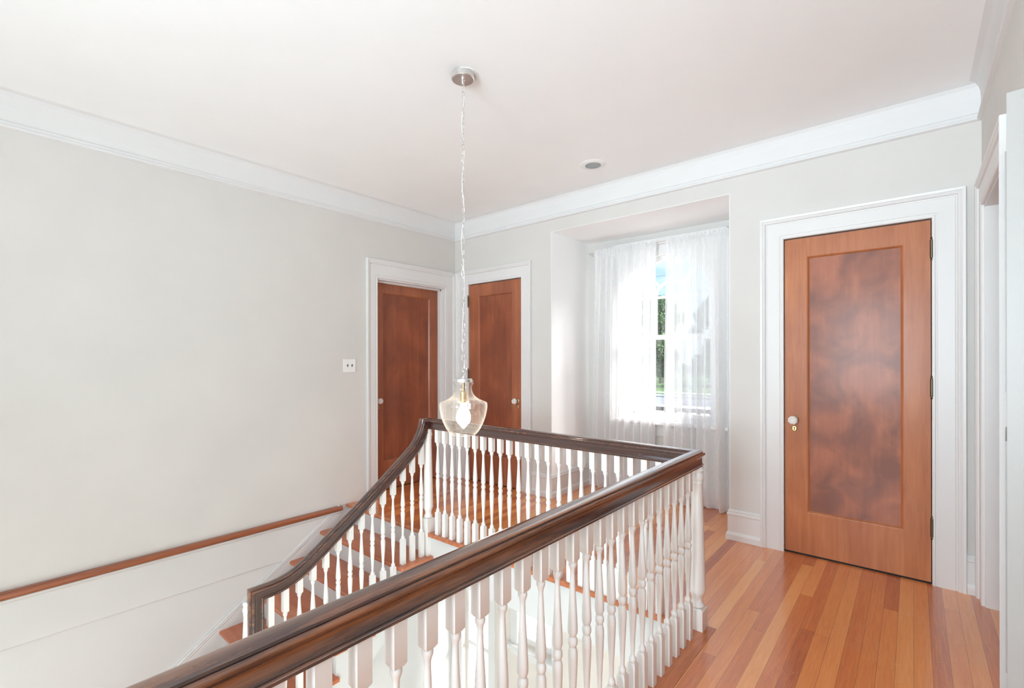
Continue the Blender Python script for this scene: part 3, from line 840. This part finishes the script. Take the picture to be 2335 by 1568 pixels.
# slack loose links gathered at the bottom of the chain
for i, (dx, dz, ry) in enumerate([(.014, .012, .15), (.016, .035, -.2), (.013, .058, .3)]):
    o = lsrc.copy(); C.objects.link(o); o.parent = pl
    o.location = Vector((PX+dx, PY, 1.185+dz))-wpos(pl); o.rotation_euler = (0, ry, .4+i*1.3)
cp = []
for i in range(90):
    q = i/89; z = 2.665-q*(2.665-1.165)
    cp.append((PX+.0045*math.sin(q*34)+(.008 if .47 < q < .72 else .002)*math.sin(q*19+1), PY+.005*math.cos(q*27), z))
b = MB().tube(cp, .0016, 6); obj('cord', b, 'cord', pl)
b = MB().lathe([(.0, 1.163), (.012, 1.163), (.0135, 1.159), (.043, 1.157), (.0445, 1.154), (.0445, 1.141), (.043, 1.139), (0, 1.139)], (PX, PY, 0), 32); cap = obj('cap', b, 'nickel', pl)
b = MB().lathe([(.004, 1.165), (.004, 1.19), (.007, 1.192), (.007, 1.196), (0, 1.197)], (PX, PY, 0), 12); obj('loop', b, 'nickel', cap)
for a in (0, 2*PI/3, 4*PI/3):
    b = MB().lathe([(0, -.008), (.004, -.007), (.005, 0), (.004, .007), (0, .008)], (PX+.046*math.cos(a+.4), PY+.046*math.sin(a+.4), 1.147), 10, 'x'); obj('screw', b, 'nickel', cap)
op = [(.0440, 1.140), (.0505, 1.138), (.0520, 1.1335), (.0495, 1.128), (.0455, 1.1235), (.0432, 1.112), (.0440, 1.098), (.0485, 1.085), (.0560, 1.0725), (.0675, 1.0605), (.0830, 1.0505), (.1000, 1.0430), (.1140, 1.0380), (.1205, 1.0345), (.1228, 1.0290), (.1232, 1.0200), (.1222, 1.0050), (.1195, .9880), (.1150, .9680), (.1080, .9455), (.0990, .9240), (.0880, .9025), (.0760, .8850), (.0660, .8745), (.0615, .8705), (.0585, .8695), (.0565, .8705)]
ip = [(max(r-.003, .02), z+(.001 if z > 1.04 else .0005)) for r, z in reversed(op)]
b = MB().lathe(op+ip, (PX, PY, 0), 56, close=True); obj('glass_shade', b, 'shade', pl, angle=60)
b = MB().lathe([(.009, 1.139), (.009, 1.095), (.0165, 1.09), (.0175, 1.05), (.0165, 1.035), (.0, 1.035)], (PX, PY, 0), 18); obj('socket', b, 'brass', pl)
b = MB().lathe([(.013, 1.034), (.015, 1.02), (.022, 1.005), (.031, .988), (.0365, .968), (.0365, .950), (.031, .932), (.018, .920), (0, .916)], (PX, PY, 0), 24); obj('bulb', b, 'bulb', pl)

# ------------------------------------------------------------------ ceiling vent and light switch
VX, VY = -1.84, 3.13
cvn = thing('ceiling_vent', 'small round white air vent in the ceiling near the window', 'vent', (VX, VY, ZC))
b = MB().lathe([(.058, -.010), (.062, -.011), (.085, -.006), (.098, -.001), (.099, 0)], (VX, VY, ZC), 40, close=True); obj('rim', b, 'plastic', cvn)
b = MB().lathe([(0, -.0045), (.060, -.0045), (.060, 0)], (VX, VY, ZC-.0005), 32); obj('backing', b, 'vent', cvn)
for k in range(-4, 5):
    y = VY+k*.0125; hw = math.sqrt(max(0, .058**2-(k*.0125)**2))
    b = MB(); b.add([(VX-hw, y-.004, ZC-.010), (VX+hw, y-.004, ZC-.010), (VX+hw, y+.0025, ZC-.0052), (VX-hw, y+.0025, ZC-.0052), (VX-hw, y-.004, ZC-.0085), (VX+hw, y-.004, ZC-.0085), (VX+hw, y+.0035, ZC-.0048), (VX-hw, y+.0035, ZC-.0048)],
              [(0, 1, 2, 3), (7, 6, 5, 4), (0, 4, 5, 1), (1, 5, 6, 2), (2, 6, 7, 3), (3, 7, 4, 0)]); obj('louver', b, 'plastic', cvn)
ls = thing('light_switch', 'white double toggle switch plate on the stair wall left of the door', 'light switch', (XA, 2.267, 1.202))
b = MB(); b.bbox(XA-.001, XA+.006, 2.207, 2.327, 1.144, 1.260, .003); obj('plate', b, 'plastic', ls)
for y in (2.246, 2.289):
    b = MB(); b.box(XA+.006, XA+.0066, y-.006, y+.006, 1.190, 1.214); sl = obj('slot', b, 'vent', ls)
    b = MB(); b.add([(XA+.0062, y-.004, 1.197), (XA+.0062, y+.004, 1.197), (XA+.0062, y+.004, 1.207), (XA+.0062, y-.004, 1.207), (XA+.015, y-.003, 1.206), (XA+.015, y+.003, 1.206), (XA+.015, y+.003, 1.212), (XA+.015, y-.003, 1.212)],
              [(0, 1, 2, 3), (7, 6, 5, 4), (0, 4, 5, 1), (1, 5, 6, 2), (2, 6, 7, 3), (3, 7, 4, 0)]); obj('toggle', b, 'bronze', ls)

# ------------------------------------------------------------------ lower windows
for i, (w, lab) in enumerate(zip(LW, ('bright lower hall window beside the stair corner', 'white lower hall window with a deep sill seen between the balusters'))):
    x0, x1, z0, z1 = w; c = (x0+x1)/2
    r = sroot('window_%d' % (i+2), lab, 'window', (c, YB, z0))
    b = MB()
    for a, q in ((x0-.085, x0), (x1, x1+.085)): b.bbox(a, q, YB-.022, YB-.0005, z0-.02, z1+.10, .004)
    b.bbox(x0-.085, x1+.085, YB-.022, YB-.0005, z1, z1+.11, .004); obj('casing', b, 'white', r)
    b = MB(); b.bbox(x0-.11, x1+.11, YB-.075, YB+.05, z0-.04, z0-.001, .006); b.box(x0-.085, x1+.085, YB-.02, YB-.0005, z0-.11, z0-.04); obj('sill', b, 'white', r)
    zm = z0+(z1-z0)*.5
    b = MB(); b.box(x0, x0+.035, YB+.05, YB+.085, z0, z1); b.box(x1-.035, x1, YB+.05, YB+.085, z0, z1); b.box(x0+.035, x1-.035, YB+.05, YB+.085, z0, z0+.05); b.box(x0+.035, x1-.035, YB+.05, YB+.085, z1-.04, z1); b.box(x0+.035, x1-.035, YB+.05, YB+.085, zm-.02, zm+.02)
    obj('sash', b, 'white', r)
    b = MB(); b.box(c-.009, c+.009, YB+.055, YB+.08, z0+.05, zm-.02); obj('muntin', b, 'white', r)
    b = MB(); b.box(x0+.03, x1-.03, YB+.066, YB+.070, z0+.03, z1-.03); obj('pane', b, 'pane', r)
# added unseen windows behind the viewer, framing the fill lights
for i, w in enumerate(FW):
    r = sroot('window_%d' % (i+4), 'added unseen window in the front wall framing a fill light', 'window', ((w[0]+w[1])/2, YF, .55))
    b = MB(); x0, x1 = w
    b.box(x0, x0+.05, YF-.09, YF-.05, .55, 2.35); b.box(x1-.05, x1, YF-.09, YF-.05, .55, 2.35); b.box(x0, x1, YF-.09, YF-.05, .55, .61); b.box(x0, x1, YF-.09, YF-.05, 2.29, 2.35); b.box(x0, x1, YF-.09, YF-.05, 1.43, 1.47)
    obj('sash', b, 'white', r)
    b = MB(); b.box(x0+.04, x1-.04, YF-.072, YF-.068, .6, 2.3); obj('pane', b, 'pane', r)

# ------------------------------------------------------------------ outdoors beyond the arched window
GZ = -3.5
b = MB().box(-160, 120, 62, 190, GZ-.3, GZ); o = obj('lawn', b, 'grass'); tag(o, 'green lawn across the street seen through the curtain gap', 'lawn', kind='structure')
b = MB().box(-160, 120, 48, 62, GZ-.3, GZ-.02); o = obj('street', b, 'road'); tag(o, 'grey street below the window', 'street', kind='structure')
b = MB().box(-160, 120, 4.4, 48, GZ-.3, GZ); o = obj('front_terrace', b, 'terrace'); tag(o, 'pale concrete terrace in front of the house', 'terrace', kind='structure')
b = MB().box(-160, 120, 57.5, 58, GZ-.3, GZ+.12).box(-160, 120, 64, 66, GZ-.3, GZ+.02)
o = obj('sidewalk', b, 'kerb'); tag(o, 'pale concrete kerb and sidewalk along the street', 'sidewalk', kind='structure')
# balcony outside
b = MB().box(-4.5, 1.2, 4.33, 5.12, -.35, -.2); o = obj('balcony_deck', b, 'terrace'); tag(o, 'pale balcony deck outside the arched window', 'balcony', kind='structure')
br = thing('balcony_railing', 'black iron balcony railing outside the arched window', 'railing', (-1.7, 5.05, -.2))
b = MB(); b.bbox(-4.4, 1.1, 5.02, 5.08, .69, .73, .006); obj('top_rail', b, 'black', br)
b = MB(); b.box(-4.4, 1.1, 5.035, 5.065, -.12, -.09); obj('bottom_rail', b, 'black', br)
bsrc = None
for k in range(46):
    if bsrc is None: bsrc = obj('baluster', MB().box(-.011, .011, -.011, .011, 0, .80), 'black', br, local=True); o = bsrc
    else: o = bsrc.copy(); C.objects.link(o); o.parent = br
    o.location = Vector((-4.35+k*.12, 5.05, -.1))-wpos(br)
# trees
def crown_mesh(seed, R, H_, n, mname):
    rnd = random.Random(seed); b = MB()
    cl = [Vector((rnd.gauss(0, .42)*R, rnd.gauss(0, .42)*R, rnd.uniform(-.45, .5)*H_)) for _ in range(26)]
    for _ in range(n):
        c0 = rnd.choice(cl); r = R*.36
        p = c0+Vector((rnd.gauss(0, 1), rnd.gauss(0, 1), rnd.gauss(0, .8))).normalized()*r*rnd.random()**.35
        s_ = rnd.uniform(.14, .30)
        a = Vector((rnd.gauss(0, 1), rnd.gauss(0, 1), rnd.gauss(0, .6))).normalized(); q = a.orthogonal().normalized(); t = a.cross(q)
        b.add([p-q*s_, p+t*s_*.55, p+q*s_, p-t*s_*.55], [(0, 1, 2, 3)])
    return b
kinds = {}
def tree(kind, x, y, sc, label):
    t = thing('tree', label, 'tree', (x, y, GZ), 'trees across the street')
    if kind not in kinds:
        rnd = random.Random(kind*5+1)
        cr = obj('crown', crown_mesh(kind*13+2, 3.4, 12.5, 9000, ''), 'leaf_a' if kind % 2 == 0 else 'leaf_b', t, local=True)
        cr.location = (0, 0, 7.3)
        b = MB()
        b.tube([(0, 0, 0), (.1, 0, 1.5), (.0, .1, 3.2), (.2, 0, 5.2)], .26, 8)
        b.tube([(0, 0, 2.6), (.8, .2, 4.2), (1.5, .3, 5.8)], .13, 6); b.tube([(0, 0, 2.9), (-.8, -.2, 4.6), (-1.3, -.4, 6.0)], .12, 6)
        tr = obj('trunk', b, 'bark', t, local=True); kinds[kind] = (cr, tr)
    else:
        for s_ in kinds[kind]:
            c = s_.copy(); C.objects.link(c); c.parent = t
    t.scale = (sc, sc, sc); t.rotation_euler.z = x*1.3
    return t
tree(0, -37.0, 88, 1.2, 'dark green leafy tree filling the gap between the curtains')
tree(1, -31.0, 103, 1.2, 'lighter green tree just behind the dark tree in the curtain gap')
tree(0, -48.5, 90, 1.2, 'dark tree left of the gap, dimly visible through the left curtain')
tree(1, -43.5, 104, 1.25, 'light green tree between the two dark trees behind the left curtain')
tree(0, -26.0, 87, 1.15, 'dark tree dimly visible through the middle of the right curtain')
tree(1, -17.0, 90, 1.05, 'pale tree seen through the right edge of the right curtain')
for i, (za, zb_, lab) in enumerate(((9.2, 7.8, 'topmost thin utility line crossing the sky in the window'), (7.4, 6.4, 'middle thin utility line outside the window'), (4.2, 3.6, 'lowest thin utility line in front of the trees'))):
    b = MB().tube([(-40, 38, za), (-18, 38, (za+zb_)/2-.4), (20, 38, zb_)], .014, 6); o = obj('utility_line', b, 'cable'); tag(o, lab, 'cable', 'utility lines outside')

# ------------------------------------------------------------------ lights
sd = bpy.data.lights.new('sun', 'SUN'); sd.energy = 13.0; sd.angle = math.radians(26); sd.color = (1, .985, .965)
so = bpy.data.objects.new('sun', sd); C.objects.link(so)
so.rotation_euler = Vector((-.66, -.56, -.50)).normalized().to_track_quat('-Z', 'Y').to_euler()
def area(name, loc, direction, sx, sy, energy, col):
    d = bpy.data.lights.new(name, 'AREA'); d.shape = 'RECTANGLE'; d.size = sx; d.size_y = sy; d.energy = energy; d.color = col
    o = bpy.data.objects.new(name, d); C.objects.link(o); o.location = loc
    o.rotation_euler = Vector(direction).to_track_quat('-Z', 'Z').to_euler(); return o
# fill lights added in the unseen front openings to brighten the hall
for i, w in enumerate(FW): area('front_fill_light', ((w[0]+w[1])/2, YF-.03, 1.45), (0, 1, (.1, .36)[i]), 1.1, 1.7, (3, 70)[i], (.76, .91, 1)).data.spread = math.radians(115)
# unseen fill light added under the gallery, brightening lower hall and upper ceiling
area('lower_hall_fill', (.9, -.9, ZS-.03), (-.05, .02, -1), .7, .7, 150, (.83, .95, 1))

# sky
wd = bpy.data.worlds.new('sky'); S.world = wd; wd.use_nodes = True
nt = wd.node_tree; nt.nodes.clear(); g = G(nt)
tc = g.n('ShaderNodeTexCoord'); sp = g.n('ShaderNodeSeparateXYZ'); g.put(sp.inputs[0], tc.outputs['Generated'])
grad = g.ramp(g.math('MAXIMUM', sp.outputs[2], 0), [(0, (.72, .84, .95)), (.12, (.46, .70, .95)), (.6, (.22, .46, .88))])
cl = g.ramp(g.noise(g.scale(tc.outputs['Generated'], (2, 2, 5)), 2.2, 6, .6), [(.50, (0, 0, 0)), (.68, (1, 1, 1))])
cc = g.mix(cl, grad, (.95, .96, .98))
bg = g.n('ShaderNodeBackground'); g.put(bg.inputs[0], cc); bg.inputs[1].default_value = .82
wo = g.n('ShaderNodeOutputWorld'); nt.links.new(bg.outputs[0], wo.inputs[0])

# ------------------------------------------------------------------ camera
W_, H_PX, F = 2335, 1568, 1084.685
yaw, roll = math.radians(40.1505), math.radians(-.0996)
cd = bpy.data.cameras.new('camera'); co = bpy.data.objects.new('camera', cd); C.objects.link(co)
cd.sensor_fit = 'HORIZONTAL'; cd.sensor_width = 36; cd.lens = F/W_*36
cd.shift_y = (817.992-H_PX/2)/W_; cd.clip_start = .03; cd.clip_end = 500
c_, s_ = math.cos(yaw), math.sin(yaw)
R0, FW_, U0 = Vector((c_, s_, 0)), Vector((-s_, c_, 0)), Vector((0, 0, 1))
R = R0*math.cos(roll)+U0*math.sin(roll); U = U0*math.cos(roll)-R0*math.sin(roll)
co.matrix_world = Matrix(((R.x, U.x, -FW_.x, 0), (R.y, U.y, -FW_.y, 0), (R.z, U.z, -FW_.z, H), (0, 0, 0, 1)))
S.camera = co
vs_ = S.view_settings; vs_.view_transform = 'Standard'; vs_.look = 'None'; vs_.gamma = 1; vs_.exposure = 0.71; vs_.use_curve_mapping = False
cy = S.cycles; cy.use_denoising = True; cy.max_bounces = 12; cy.diffuse_bounces = 8; cy.transparent_max_bounces = 24; cy.sample_clamp_indirect = 6; cy.caustics_reflective = False; cy.caustics_refractive = False
